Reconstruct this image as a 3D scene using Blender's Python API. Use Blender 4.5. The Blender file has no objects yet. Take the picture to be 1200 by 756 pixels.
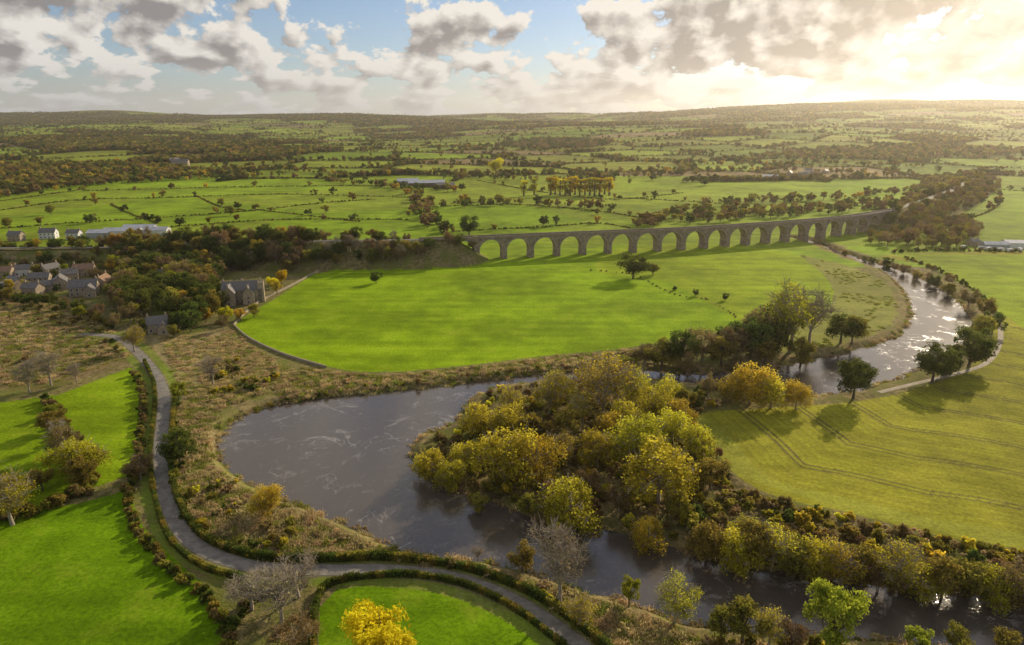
import bpy, math, numpy as np
from mathutils import Vector
rng=np.random.default_rng(7)
scene=bpy.context.scene
scene.view_settings.view_transform='Standard'
try: scene.view_settings.look='None'
except Exception: pass
scene.view_settings.exposure=0
CAMH=110.0; PITCH=math.radians(16.6); F=800.0
cp,sp=math.cos(PITCH),math.sin(PITCH)
SUN_AZ=math.radians(38); SUN_EL=math.radians(22)
# ---------------------------------------------------------------- terrain maths
def Hb(x,y):
    x=np.asarray(x,float); y=np.asarray(y,float)
    t=np.clip((y-1250)/4200,0,1.45)
    rise=np.clip((x-600)/3000,0,1)
    h=108*t**1.2+rise*t*75
    w=np.clip((y-1100)/1500,0,1)
    n=(np.sin(x/610+1.3+y/1900)*np.sin(y/740+.4)*20+np.sin(x/1370-y/2300+2.)*12+np.sin(x/330+y/510)*9+np.sin(x/210-y/170+1)*3.)
    h=h+w*(n+4)*(.65+.40*t)
    h=h-np.clip(y-6600,0,None)*.03
    return np.maximum(h,0)
def P(u,v,z=None):
    a=(u-600)/F; b=(378-v)/F
    Y=cp+b*sp; Z=-sp+b*cp
    if z is not None:
        t=(z-CAMH)/Z; return (a*t,Y*t)
    t=110.0
    for _ in range(1500):
        if CAMH+Z*t<=float(Hb(a*t,Y*t)): break
        t*=1.004
    return (a*t,Y*t)
def PL(pts,z=0): return np.array([P(u,v,z) for u,v in pts])
def smooth(p,n=5,closed=False):
    p=np.asarray(p,float); m=len(p); out=[]
    for i in range(m if closed else m-1):
        if closed: a,b,c,d=p[(i-1)%m],p[i],p[(i+1)%m],p[(i+2)%m]
        else: a,b,c,d=p[max(i-1,0)],p[i],p[i+1],p[min(i+2,m-1)]
        for k in range(n):
            t=k/n
            out.append(.5*((2*b)+(-a+c)*t+(2*a-5*b+4*c-d)*t*t+(-a+3*b-3*c+d)*t**3))
    if not closed: out.append(p[-1])
    return np.array(out)
def inside(x,y,poly):
    r=np.zeros(x.shape,bool)
    bb=(x>=poly[:,0].min())&(x<=poly[:,0].max())&(y>=poly[:,1].min())&(y<=poly[:,1].max())
    idx=np.nonzero(bb)[0]; X=x[idx]; Y=y[idx]; c=np.zeros(len(idx),bool)
    j=len(poly)-1
    for i in range(len(poly)):
        x0,y0=poly[j]; x1,y1=poly[i]
        if y0!=y1:
            c^=((y1>Y)!=(y0>Y))&(X<(x0-x1)*(Y-y1)/(y0-y1)+x1)
        j=i
    r[idx]=c; return r
def dline(x,y,pl,closed=False):
    d=np.full(x.shape,1e9); n=len(pl)
    for i in range(n if closed else n-1):
        ax,ay=pl[i]; bx,by=pl[(i+1)%n]
        vx,vy=bx-ax,by-ay; L=vx*vx+vy*vy+1e-9
        t=np.clip(((x-ax)*vx+(y-ay)*vy)/L,0,1)
        d=np.minimum(d,(x-ax-t*vx)**2+(y-ay-t*vy)**2)
    return np.sqrt(d)
def near(x,y,pl,m):
    return (x>pl[:,0].min()-m)&(x<pl[:,0].max()+m)&(y>pl[:,1].min()-m)&(y<pl[:,1].max()+m)
# river
north=[(925,279),(955,287),(985,300),(1030,317),(1055,338),(1066,362),(1060,384),(1035,400),(985,414),(940,424),(900,432),(850,436),(790,437),(740,432),(680,435),(620,440),(560,447),(500,454),(420,462),(350,470),(300,481),(270,496),(258,515),(261,540),(285,562),(330,586),(370,603),(420,622),(470,645),(520,655),(580,663),(640,678),(700,695),(750,712),(800,731),(870,742),(950,746),(1040,753),(1120,762),(1260,775),(1500,800)]
south=[(1500,735),(1260,703),(1200,698),(1100,688),(1010,684),(930,672),(880,664),(830,655),(790,642),(750,628),(700,622),(640,612),(590,592),(540,574),(500,560),(480,538),(487,518),(520,502),(543,484),(556,464),(590,453),(640,449),(740,447),(800,449),(850,454),(900,462),(960,465),(1020,455),(1075,435),(1122,410),(1141,382),(1131,361),(1110,343),(1075,323),(1040,311),(1003,301),(975,290),(945,280)]
RIV=smooth(PL(north+south,-2),4,True)
road_pts=smooth(PL([(95,392),(135,395),(160,412),(182,438),(192,462),(191,490),(188,520),(190,555),(198,592),(216,626),(250,650),(305,665),(380,668),(450,668),(520,675),(580,694),(632,722),(680,757),(730,800)]),6)
VTOP=19.0
vpts=smooth(PL([(525,278),(600,275),(700,271),(800,267),(880,262),(950,257),(1000,252),(1040,246)],VTOP),8)
EMBR=smooth(PL([(1040,246),(1080,234),(1115,222),(1134,212),(1150,205)],VTOP),5)
EMBL=np.array([vpts[0]+[0,0],vpts[0]+[-30,-5],vpts[0]+[-90,-8],vpts[0]+[-250,-6],vpts[0]+[-450,5],vpts[0]+[-800,20]])
def Hf(x,y):
    x=np.asarray(x,float); y=np.asarray(y,float)
    z=Hb(x,y)
    m=near(x,y,RIV,30)&(y<1100); i=np.nonzero(m)[0]
    if len(i):
        d=dline(x[i],y[i],RIV,True); s=np.where(inside(x[i],y[i],RIV),-d,d)
        s=s+np.sin(x[i]/2.3)*np.sin(y[i]/2.9)*.5+np.sin(x[i]/5.3+y[i]/7)*.6
        z[i]=z[i]+np.minimum(0,-2+np.clip(s/3.6,-.6,1)*2)
    for pl,top in ((EMBR,VTOP-1.4),(EMBL,VTOP-1.4)):
        m=near(x,y,pl,45); i=np.nonzero(m)[0]
        if len(i):
            d=dline(x[i],y[i],pl)
            tp=top-(np.clip((-x[i]-140)/250,0,1)*9 if pl is EMBL else 0)
            z[i]=np.maximum(z[i],tp-np.clip(d-5,0,None)*.62)
    return z
def Hs(x,y): return float(Hf(np.array([x]),np.array([y]))[0])
# voronoi patchwork
def hsh(i,j,k):
    v=np.sin(i*127.1+j*311.7+k*74.7)*43758.5453
    return v-np.floor(v)
def voro(x,y,cs=215.):
    a=.35; X=(x*math.cos(a)+y*math.sin(a)+35*np.sin(y/260.))/cs/1.35; Y=(-x*math.sin(a)+y*math.cos(a)+30*np.sin(x/310.))/cs
    ix=np.floor(X); iy=np.floor(Y)
    f1=np.full(x.shape,9.); f2=np.full(x.shape,9.); ci=np.zeros(x.shape); cj=np.zeros(x.shape)
    for di in(-1,0,1):
        for dj in(-1,0,1):
            gx=ix+di; gy=iy+dj
            px=gx+.1+.8*hsh(gx,gy,1); py=gy+.1+.8*hsh(gx,gy,2)
            d=np.hypot(X-px,Y-py)
            c=d<f1
            f2=np.where(c,f1,np.minimum(f2,d)); ci=np.where(c,gx,ci); cj=np.where(c,gy,cj); f1=np.where(c,d,f1)
    return ci,cj,(f2-f1)*cs*.55
def woodcell(ci,cj,x,y):
    n=np.sin(x/900+1)*np.sin(y/700+2)+.5*np.sin(x/370+y/480)
    return (hsh(ci,cj,5)+.27*n+np.clip((y-4500)/2400,0,.40)+np.clip((x-900)/5000,0,.25)*np.clip((y-1800)/2000,0,1)-np.clip((2100-y)/3000,0,.3))>.80
# ---------------------------------------------------------------- material helpers
def newmat(name):
    m=bpy.data.materials.new(name); m.use_nodes=True; m.node_tree.nodes.clear(); return m,m.node_tree
class N:
    def __init__(s,nt): s.nt=nt
    def node(s,t,**k):
        n=s.nt.nodes.new(t)
        for a,b in k.items(): setattr(n,a,b)
        return n
    def put(s,sock,v):
        if hasattr(v,'is_output') : s.nt.links.new(v,sock)
        else: sock.default_value=v
    def math(s,op,a,b=0.,c=None,clamp=False):
        n=s.node('ShaderNodeMath',operation=op,use_clamp=clamp); s.put(n.inputs[0],a); s.put(n.inputs[1],b)
        if c is not None: s.put(n.inputs[2],c)
        return n.outputs[0]
    def mix(s,f,a,b,bt='MIX'):
        n=s.node('ShaderNodeMix',data_type='RGBA',blend_type=bt)
        s.put(n.inputs[0],f)
        s.put(n.inputs[6],a if hasattr(a,'is_output') else (*a,1)[:4]); s.put(n.inputs[7],b if hasattr(b,'is_output') else (*b,1)[:4])
        return n.outputs[2]
    def noise(s,vec,scale,detail=4,rough=.55,dist=0.):
        n=s.node('ShaderNodeTexNoise'); s.put(n.inputs['Scale'],scale); s.put(n.inputs['Detail'],detail); s.put(n.inputs['Roughness'],rough); s.put(n.inputs['Distortion'],dist)
        if vec is not None: s.put(n.inputs['Vector'],vec)
        return n.outputs['Fac']
    def ramp(s,f,a,b,lo=0.,hi=1.,sm=True):
        n=s.node('ShaderNodeMapRange',interpolation_type='SMOOTHSTEP' if sm else 'LINEAR')
        s.put(n.inputs[0],f); s.put(n.inputs[1],a); s.put(n.inputs[2],b); s.put(n.inputs[3],lo); s.put(n.inputs[4],hi)
        return n.outputs[0]
    def coord(s,o='Object'): return s.node('ShaderNodeTexCoord').outputs[o]
    def pos(s): return s.node('ShaderNodeNewGeometry').outputs['Position']
def simple(name,col,col2=None,scale=1.,rough=.85,spec=.2,bump=0.):
    m,nt=newmat(name); n=N(nt); v=n.pos()
    f=n.noise(v,scale,6,.65)
    f=n.ramp(f,.3,.7)
    c2=col2 if col2 else tuple(c*.6 for c in col)
    c=n.mix(f,c2,col)
    b=n.node('ShaderNodeBsdfPrincipled'); n.put(b.inputs['Base Color'],c); b.inputs['Roughness'].default_value=rough; b.inputs['Specular IOR Level'].default_value=spec
    if bump:
        bn=n.node('ShaderNodeBump'); bn.inputs['Strength'].default_value=bump; n.put(bn.inputs['Height'],n.noise(v,scale*3,5)); nt.links.new(bn.outputs[0],b.inputs['Normal'])
    o=n.node('ShaderNodeOutputMaterial'); nt.links.new(b.outputs[0],o.inputs[0]); return m
def meshobj(name,verts,faces,mats=(),parent=None):
    me=bpy.data.meshes.new(name); me.from_pydata([tuple(v) for v in verts],[],[tuple(f) for f in faces]); me.update()
    for m in mats: me.materials.append(m)
    o=bpy.data.objects.new(name,me); scene.collection.objects.link(o)
    if parent: o.parent=parent
    return o
def empty(name,loc=(0,0,0),rz=0):
    e=bpy.data.objects.new(name,None); e.location=loc; e.rotation_euler=(0,0,rz); scene.collection.objects.link(e); return e
def fastmesh(name,V,Q,mats=()):
    me=bpy.data.meshes.new(name); V=np.asarray(V,np.float32); Q=np.asarray(Q,np.int32)
    me.vertices.add(len(V)); me.vertices.foreach_set('co',V.ravel())
    me.loops.add(Q.size); me.loops.foreach_set('vertex_index',Q.ravel())
    me.polygons.add(len(Q)); me.polygons.foreach_set('loop_start',np.arange(0,Q.size,Q.shape[1],dtype=np.int32))
    me.update(calc_edges=True)
    for m in mats: me.materials.append(m)
    return me
# ---------------------------------------------------------------- ground
ang=np.concatenate([np.radians(np.arange(-180,-46,3.)),np.radians(np.arange(-46,46.01,.105)),np.radians(np.arange(48,180,3.))])
ra=[.5,10,25,40,55,70,80]
r=86.
while r<13000:
    ra.append(r); r+=r*(.0036 if r<1400 else .0062)
ra=np.array(ra)
A,R=np.meshgrid(ang,ra); GX=(R*np.sin(A)).ravel(); GY=(R*np.cos(A)).ravel()
GZ=Hf(GX,GY)
na=len(ang); nr=len(ra)
I,J=np.meshgrid(np.arange(nr-1),np.arange(na),indexing='ij'); J2=(J+1)%na
Q=np.stack([I*na+J,I*na+J2,(I+1)*na+J2,(I+1)*na+J],-1).reshape(-1,4)[:, ::-1]
col=np.zeros((len(GX),3)); kind=np.zeros(len(GX))
ci,cj,ed=voro(GX,GY)
h1=hsh(ci,cj,3)[:,None]; h2=hsh(ci,cj,4)[:,None]
g1=np.array([.18,.27,.010]); g2=np.array([.27,.28,.035]); g3=np.array([.26,.19,.08])
col[:]=g1*(1-h1)+g2*h1
col=col*(.68+.6*h2)
col=np.where((h2>.86),g3*(.6+.5*h1),col)
far=GY>1350
wd=woodcell(ci,cj,GX,GY)&far
col[wd]=(.07,.062,.024); kind[wd]=1
hed=far&(ed<3.5); col[hed]=(.06,.065,.022)
midz=GY<=1350
col[midz]=(g1*1.12*(1-h1*.5)+g2*h1*.5)[midz]*(.82+.35*h2[midz])
rgh=GY<520
col[rgh]=(.16,.15,.045); kind[rgh]=1
def fill(px,c,k=0,sm=True,z=0):
    p=PL(px,z); p=smooth(p,4,True) if sm else p
    m=inside(GX,GY,p); col[m]=c; kind[m]=k; return p
behind=GY<60; col[behind]=(.15,.25,.02); kind[behind]=0
# rough rims and areas
fill([(-200,330),(60,345),(135,385),(155,425),(60,455),(-200,470)],(.17,.11,.055),1,False)
fill([(175,392),(270,388),(325,425),(300,455),(215,470),(190,440)],(.34,.27,.13),.8,False)
FA=fill([(275,380),(300,358),(340,338),(372,320),(450,313),(520,306),(600,303),(700,290),(800,285),(900,292),(940,302),(968,325),(976,350),(955,372),(900,385),(830,391),(740,407),(640,417),(530,430),(440,436),(380,429),(330,414),(290,396)],(.215,.33,.004),0)
fill([(700,318),(780,330),(870,376),(930,378),(976,350),(968,325),(940,302),(900,292),(800,285),(720,292)],(.25,.33,.008),0)
rim=fill([(935,298),(990,310),(1040,330),(1056,362),(1045,386),(985,406),(920,415),(900,400),(955,376),(980,350),(970,325)],(.26,.27,.05),.35,False)
fill([(1045,298),(1400,300),(1500,470),(1500,720),(1200,645),(1100,628),(1000,602),(910,582),(862,556),(832,520),(800,488),(900,478),(1000,471),(1075,455),(1135,430),(1160,395),(1165,365),(1130,335),(1090,312)],(.31,.30,.022),.12)
FBline=smooth(PL([(800,488),(832,520),(862,556),(910,582),(1000,602),(1100,628),(1200,645),(1500,720)]),5)
m=inside(GX,GY,PL([(800,470),(1000,450),(1200,350),(1500,470),(1500,720),(1200,645),(1000,602),(862,556)]))
ii=np.nonzero(m)[0]; dd=dline(GX[ii],GY[ii],FBline)
lane=np.abs(((dd+11)%24)-12); tr=(np.abs(lane-1.1)<.5)&(dd>10)
fine=.95+.08*np.sin(dd*2.1)+.06*np.sin(dd*.9+GX[ii]/40); col[ii]*=fine[:,None]
col[ii[tr]]=col[ii[tr]]*.15+np.array([.13,.11,.035])*.85
col[ii[dd<9]]=(.31,.32,.035)
up=inside(GX,GY,PL([(1045,298),(1400,300),(1500,400),(1200,385),(1170,365),(1130,335),(1090,312)])); col[up]=(.235,.31,.010); kind[up]=0
fill([(-200,490),(0,472),(70,462),(154,430),(166,470),(160,520),(155,556),(100,575),(40,600),(-200,640)],(.20,.30,.005),0,False)
fill([(-300,680),(0,606),(90,590),(150,574),(168,618),(205,655),(245,690),(272,735),(290,800),(-300,900)],(.14,.255,.003),0,False)
fill([(372,800),(374,712),(395,690),(470,682),(535,692),(590,715),(640,752),(680,800)],(.14,.255,.003),0,False)
# bank / verge / road margins
m=near(GX,GY,RIV,20)&(GY<900); ii=np.nonzero(m)[0]; d=dline(GX[ii],GY[ii],RIV,True); ins=inside(GX[ii],GY[ii],RIV)
dn=d+2.0*np.sin(GX[ii]/7)*np.sin(GY[ii]/6)+1.2*np.sin(GX[ii]/2.7+GY[ii]/3.1)
b=(dn<7)|ins; col[ii[b]]=(.26,.20,.09); kind[ii[b]]=1
b=(d<1.6)|ins; col[ii[b]]=(.06,.048,.03)
spit=PL([(490,545),(500,515),(545,490),(565,462),(640,450),(800,452),(860,470),(800,490),(830,520),(862,560),(910,586),(1000,607),(1100,632),(1200,650),(1500,730),(1500,760),(1000,690),(790,650),(600,600)])
m=inside(GX,GY,smooth(spit,3,True))&(GZ>-1.9); col[m]=(.09,.07,.03); kind[m]=.8
m=near(GX,GY,road_pts,20); ii=np.nonzero(m)[0]; d=dline(GX[ii],GY[ii],road_pts)
b=(d<6.5); col[ii[b]]=(.17,.23,.025); kind[ii[b]]=.45
b=(d<2.9); col[ii[b]]=(.19,.17,.09)
for pl in (EMBR,EMBL):
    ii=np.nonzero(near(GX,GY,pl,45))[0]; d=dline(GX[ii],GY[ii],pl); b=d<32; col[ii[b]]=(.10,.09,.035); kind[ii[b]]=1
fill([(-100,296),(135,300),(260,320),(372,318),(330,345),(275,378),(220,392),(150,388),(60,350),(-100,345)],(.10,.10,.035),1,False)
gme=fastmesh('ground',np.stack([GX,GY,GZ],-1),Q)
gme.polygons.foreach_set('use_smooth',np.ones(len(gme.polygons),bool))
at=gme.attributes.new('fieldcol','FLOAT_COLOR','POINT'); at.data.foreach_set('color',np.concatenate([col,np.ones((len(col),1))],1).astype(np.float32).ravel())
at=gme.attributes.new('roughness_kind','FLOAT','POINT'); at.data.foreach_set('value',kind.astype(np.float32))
go=bpy.data.objects.new('ground',gme); scene.collection.objects.link(go)
m,nt=newmat('meadow_ground'); n=N(nt)
ac=n.node('ShaderNodeAttribute',attribute_name='fieldcol').outputs['Color']; ak=n.node('ShaderNodeAttribute',attribute_name='roughness_kind').outputs['Fac']
v=n.pos()
big=n.noise(v,.012,5,.6); med=n.noise(v,.07,7,.7); fin=n.noise(v,.9,7,.75)
mp=n.node('ShaderNodeMapping'); mp.inputs['Rotation'].default_value=(0,0,.5); mp.inputs['Scale'].default_value=(.012,.14,.1); n.put(mp.inputs['Vector'],v)
strk=n.noise(mp.outputs[0],1.,4,.5)
g=n.math('MULTIPLY',n.ramp(big,.3,.7,.72,1.22),n.ramp(med,.28,.72,.76,1.22))
g=n.math('MULTIPLY',g,n.ramp(fin,.28,.72,.64,1.36))
g=n.math('MULTIPLY',g,n.ramp(strk,.3,.7,.88,1.12))
cc=n.node('ShaderNodeCombineColor')
for i in range(3): n.put(cc.inputs[i],g)
c=n.mix(1.,ac,cc.outputs[0],'MULTIPLY')
c=n.mix(n.math('MULTIPLY',n.ramp(med,.50,.70),.28),c,(.32,.28,.04))
rc=n.mix(n.ramp(n.noise(v,.35,8,.75),.38,.6),(.10,.095,.03),(.42,.32,.15))
rc2=n.mix(n.ramp(n.noise(v,.06,4,.6),.44,.6),rc,(.19,.21,.04))
c=n.mix(n.math('MULTIPLY',ak,.55),c,rc2)
bs=n.node('ShaderNodeBsdfPrincipled'); n.put(bs.inputs['Base Color'],c); bs.inputs['Roughness'].default_value=.95; bs.inputs['Specular IOR Level'].default_value=.04
bp=n.node('ShaderNodeBump'); bp.inputs['Distance'].default_value=1.0; n.put(bp.inputs['Strength'],n.math('MULTIPLY_ADD',ak,.5,.18)); n.put(bp.inputs['Height'],n.noise(v,.8,6,.7)); nt.links.new(bp.outputs[0],bs.inputs['Normal'])
o=n.node('ShaderNodeOutputMaterial'); nt.links.new(bs.outputs[0],o.inputs[0]); gme.materials.append(m)
# ---------------------------------------------------------------- water
x0,y0=RIV.min(0)-8; x1,y1=RIV.max(0)+8
wv=[(x0,y0,-2),(x1,y0,-2),(x1,y1,-2),(x0,y1,-2)]
m,nt=newmat('river_water'); n=N(nt); v=n.pos()
def foamline(sc,w_,seed):
    mp=n.node('ShaderNodeMapping'); mp.inputs['Location'].default_value=(seed,seed*2,0); n.put(mp.inputs['Vector'],v)
    sw=n.noise(mp.outputs[0],sc,5,.58,2.4); return n.math('SUBTRACT',1.,n.ramp(n.math('ABSOLUTE',n.math('SUBTRACT',sw,.5)),0.,w_))
brk=n.ramp(n.noise(v,.05,8,.75),.46,.6)
foam=n.math('MULTIPLY',n.math('MAXIMUM',foamline(.018,.016,0),foamline(.03,.010,40)),n.math('MULTIPLY',brk,.42))
foam2=n.math('MULTIPLY',n.ramp(n.noise(v,.35,9,.78,1.2),.55,.75),n.math('MULTIPLY',n.ramp(n.noise(v,.018,3,.6),.47,.65),.2))
foam=n.math('MAXIMUM',foam,foam2)
c=n.mix(foam,(.082,.067,.055),(.45,.41,.37))
bs=n.node('ShaderNodeBsdfPrincipled'); n.put(bs.inputs['Base Color'],c); n.put(bs.inputs['Roughness'],n.math('MULTIPLY_ADD',foam,.5,.09)); bs.inputs['IOR'].default_value=1.5; bs.inputs['Specular IOR Level'].default_value=.8
bp=n.node('ShaderNodeBump'); bp.inputs['Strength'].default_value=.22; bp.inputs['Distance'].default_value=.18
hh=n.math('ADD',n.noise(v,1.3,5,.6,.5),n.math('MULTIPLY',n.noise(v,.2,3),1.2)); n.put(bp.inputs['Height'],hh); nt.links.new(bp.outputs[0],bs.inputs['Normal'])
o=n.node('ShaderNodeOutputMaterial'); nt.links.new(bs.outputs[0],o.inputs[0])
meshobj('river_water',wv,[(0,1,2,3)],[m])
# ---------------------------------------------------------------- strips (road, track, wall)
def strip(name,pl,w,mat,lift=.06,h=0):
    pl=np.asarray(pl); t=np.gradient(pl,axis=0); t/=np.linalg.norm(t,axis=1)[:,None]+1e-9; nn=np.stack([t[:,1],-t[:,0]],1)
    V=[];Fc=[]
    zc=Hf(pl[:,0],pl[:,1])
    for i,(p,q) in enumerate(zip(pl,nn)):
        a=p-q*w/2; b=p+q*w/2; z=zc[i]+lift
        if h: V+=[(*a,z-.3),(*a,z+h),(*b,z+h),(*b,z-.3)]
        else: V+=[(*a,z),(*(p),z+.05),(*b,z)]
    k=4 if h else 3
    for i in range(len(pl)-1):
        for j in range(k-1): Fc.append((i*k+j,(i+1)*k+j,(i+1)*k+j+1,i*k+j+1))
    return meshobj(name,V,Fc,[mat])
asph=simple('lane_asphalt',(.30,.27,.225),(.17,.155,.13),.4,.8,.2)
strip('road',smooth(road_pts,3),4.4,asph,.05)
trk=simple('farm_track_dirt',(.42,.35,.25),(.28,.23,.16),.5)
strip('farm_track',smooth(PL([(1160,352),(1170,375),(1172,400),(1158,424),(1125,437),(1075,449),(1030,460)]),6),2.4,trk,.07)
stone_wall=simple('dry_stone',(.46,.38,.27),(.24,.2,.14),1.5,.9,.1,.4)
strip('stone_wall',smooth(PL([(274,382),(300,357),(340,336),(374,318)]),5),.6,stone_wall,0,1.3)
strip('stone_wall',smooth(PL([(274,382),(292,397),(330,415),(382,431)]),5),.6,stone_wall,0,1.1)
# ---------------------------------------------------------------- tree prototypes
def leafmat(name,dark,light,trans=.45):
    m,nt=newmat(name); n=N(nt)
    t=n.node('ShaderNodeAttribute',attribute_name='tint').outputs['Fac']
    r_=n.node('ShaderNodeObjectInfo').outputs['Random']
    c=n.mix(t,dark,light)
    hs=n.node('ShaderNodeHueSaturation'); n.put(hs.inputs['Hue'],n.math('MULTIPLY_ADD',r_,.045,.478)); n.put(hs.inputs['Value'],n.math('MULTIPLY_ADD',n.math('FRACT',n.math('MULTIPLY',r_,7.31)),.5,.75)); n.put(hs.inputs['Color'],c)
    d=n.node('ShaderNodeBsdfDiffuse'); tr=n.node('ShaderNodeBsdfTranslucent'); n.put(d.inputs[0],hs.outputs[0]); n.put(tr.inputs[0],hs.outputs[0])
    mx=n.node('ShaderNodeMixShader'); mx.inputs[0].default_value=trans; nt.links.new(d.outputs[0],mx.inputs[1]); nt.links.new(tr.outputs[0],mx.inputs[2])
    o=n.node('ShaderNodeOutputMaterial'); nt.links.new(mx.outputs[0],o.inputs[0]); return m
LM={'willow':leafmat('willow_leaves',(.18,.145,.015),(.90,.77,.07),.6),
'green':leafmat('green_leaves',(.045,.06,.015),(.19,.23,.04)),
'olive':leafmat('olive_leaves',(.10,.09,.02),(.50,.42,.07),.5),
'brown':leafmat('brown_leaves',(.10,.07,.035),(.44,.31,.11)),
'gold':leafmat('golden_leaves',(.45,.34,.015),(.95,.80,.03),.6),
'lime':leafmat('lime_leaves',(.14,.17,.02),(.52,.54,.05),.5),
'orange':leafmat('orange_leaves',(.34,.21,.03),(.85,.62,.08),.5),
'twig':leafmat('twig_leaves',(.20,.17,.09),(.52,.43,.2),.3),
'tan':leafmat('reed_leaves',(.30,.23,.10),(.76,.60,.30),.4),
'grassy':leafmat('grass_leaves',(.12,.14,.03),(.44,.44,.08),.45)}
bark=simple('bark',(.17,.14,.10),(.09,.07,.05),2.,.95,.05)
barkp=simple('pale_bark',(.40,.34,.26),(.24,.2,.15),2.,.95,.05)
def segs_mesh(S,k=5):
    S=np.array(S); p0=S[:,0:3];p1=S[:,3:6];r0=S[:,6];r1=S[:,7]
    d=p1-p0; d/=np.linalg.norm(d,axis=1)[:,None]+1e-9
    up=np.where(np.abs(d[:,2:3])>.9,[[1.,0,0]],[[0,0,1.]]); a=np.cross(d,up); a/=np.linalg.norm(a,axis=1)[:,None]; b=np.cross(d,a)
    V=[]
    for i in range(k):
        th=2*math.pi*i/k; V.append(p0+(a*math.cos(th)+b*math.sin(th))*r0[:,None])
    for i in range(k):
        th=2*math.pi*i/k; V.append(p1+(a*math.cos(th)+b*math.sin(th))*r1[:,None])
    V=np.stack(V,1).reshape(-1,3); base=np.arange(len(S))[:,None]*2*k
    Qs=np.concatenate([base+np.array([[i,(i+1)%k,(i+1)%k+k,i+k]]) for i in range(k)],0)
    return V,Qs
def make_tree(name,seed,mat,h=16,w=14,cb=.22,nl=7000,ls=.38,nlobe=16,shape='round',twigs=0,barkm=None,trunk=True):
    g=np.random.default_rng(seed); cz=h*(cb+1)/2; rz=h*(1-cb)/2; rx=w/2
    lob=[]
    for i in range(nlobe):
        d=g.normal(size=3); d/=np.linalg.norm(d); 
        rr=g.uniform(.35,.8)
        L=np.array([d[0]*rx*rr,d[1]*rx*rr,cz+d[2]*rz*rr*.95])
        R=g.uniform(.2,.38)*min(rx,rz*1.2)
        if shape=='col': R*=.95
        if shape=='dome' and d[2]<0: L[:2]*=1.12
        lob.append((*L,R,g.uniform(0,1)))
    lob=np.array(lob); wts=lob[:,3]**2; wts/=wts.sum()
    k=g.choice(nlobe,nl,p=wts); d=g.normal(size=(nl,3)); d[:,2]+=.15; d/=np.linalg.norm(d,axis=1)[:,None]
    rad=g.uniform(0,1,nl)**.45
    bumpy=1+.25*np.sin(d[:,0]*5+lob[k,4]*9)*np.sin(d[:,1]*6+2)*1.0
    C=lob[k,:3]+d*(lob[k,3]*rad*bumpy)[:,None]*np.array([1.1,1.1,.95])
    if shape=='dome': 
        drop=g.uniform(0,1,nl)**2*np.clip(np.hypot(C[:,0],C[:,1])/rx,0,1)*h*.22; C[:,2]-=drop
    q=np.sin(C[:,0]*1.1+seed)*np.sin(C[:,1]*1.2+1)*np.sin(C[:,2]*1.3+2)
    keep=(q>-.28)&(C[:,2]>.1); C=C[keep]; k=k[keep]; rad=rad[keep]; nl=len(C)
    a=g.normal(size=(nl,3)); a/=np.linalg.norm(a,axis=1)[:,None]; b=np.cross(a,g.normal(size=(nl,3))); b/=np.linalg.norm(b,axis=1)[:,None]
    s=(ls*g.uniform(.5,1.25,nl))[:,None]
    V=np.stack([C-a*s,C-b*s*.6,C+a*s,C+b*s*.6],1).reshape(-1,3); Ql=np.arange(nl*4).reshape(-1,4)
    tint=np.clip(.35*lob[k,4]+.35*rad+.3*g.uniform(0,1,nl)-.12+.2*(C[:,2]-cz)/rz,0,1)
    S=[]
    if not trunk:
        S.append((0,0,-.3,0,0,h*.4,.06,.02))
    else:
        tr=h*.018+.08
        top=np.array([g.normal()*.4,g.normal()*.4,h*.55]); 
        pts=[np.zeros(3)-[0,0,.5],np.array([g.normal()*.15,g.normal()*.15,h*.2]),top*[.6,.6,.7],top,top+[g.normal()*.5,g.normal()*.5,h*.28]]
        rr=[tr*1.5,tr,tr*.75,tr*.5,tr*.12]
        for i in range(4): S.append((*pts[i],*pts[i+1],rr[i],rr[i+1]))
        for L in lob:
            t=g.uniform(.1,.9); st=pts[1]*(1-t)+pts[3]*t
            mid=(st+L[:3])/2+g.normal(size=3)*.4
            S.append((*st,*mid,tr*.45,tr*.3)); S.append((*mid,*L[:3],tr*.3,tr*.12))
            for _ in range(twigs):
                d=g.normal(size=3); d[2]=abs(d[2])*.8+.15; d/=np.linalg.norm(d); e=L[:3]+d*L[3]*g.uniform(.7,1.35)
                S.append((*L[:3],*e,tr*.14,.02))
                for _ in range(3):
                    f=g.uniform(.3,.9); s0=L[:3]*(1-f)+e*f; d2=d+g.normal(size=3)*.6; S.append((*s0,*(s0+d2*L[3]*.5),.05,.015))
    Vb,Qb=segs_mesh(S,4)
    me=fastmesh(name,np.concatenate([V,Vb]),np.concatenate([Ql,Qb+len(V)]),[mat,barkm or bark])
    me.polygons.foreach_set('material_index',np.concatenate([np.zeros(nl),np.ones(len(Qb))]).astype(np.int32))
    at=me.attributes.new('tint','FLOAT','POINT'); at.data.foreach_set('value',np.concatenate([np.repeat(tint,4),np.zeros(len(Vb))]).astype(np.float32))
    return me
def make_bush(name,seed,mat,h=3,w=4,nl=750,ls=.31):
    return make_tree(name,seed,mat,h,w,.0,nl,ls,12,trunk=False)
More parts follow.
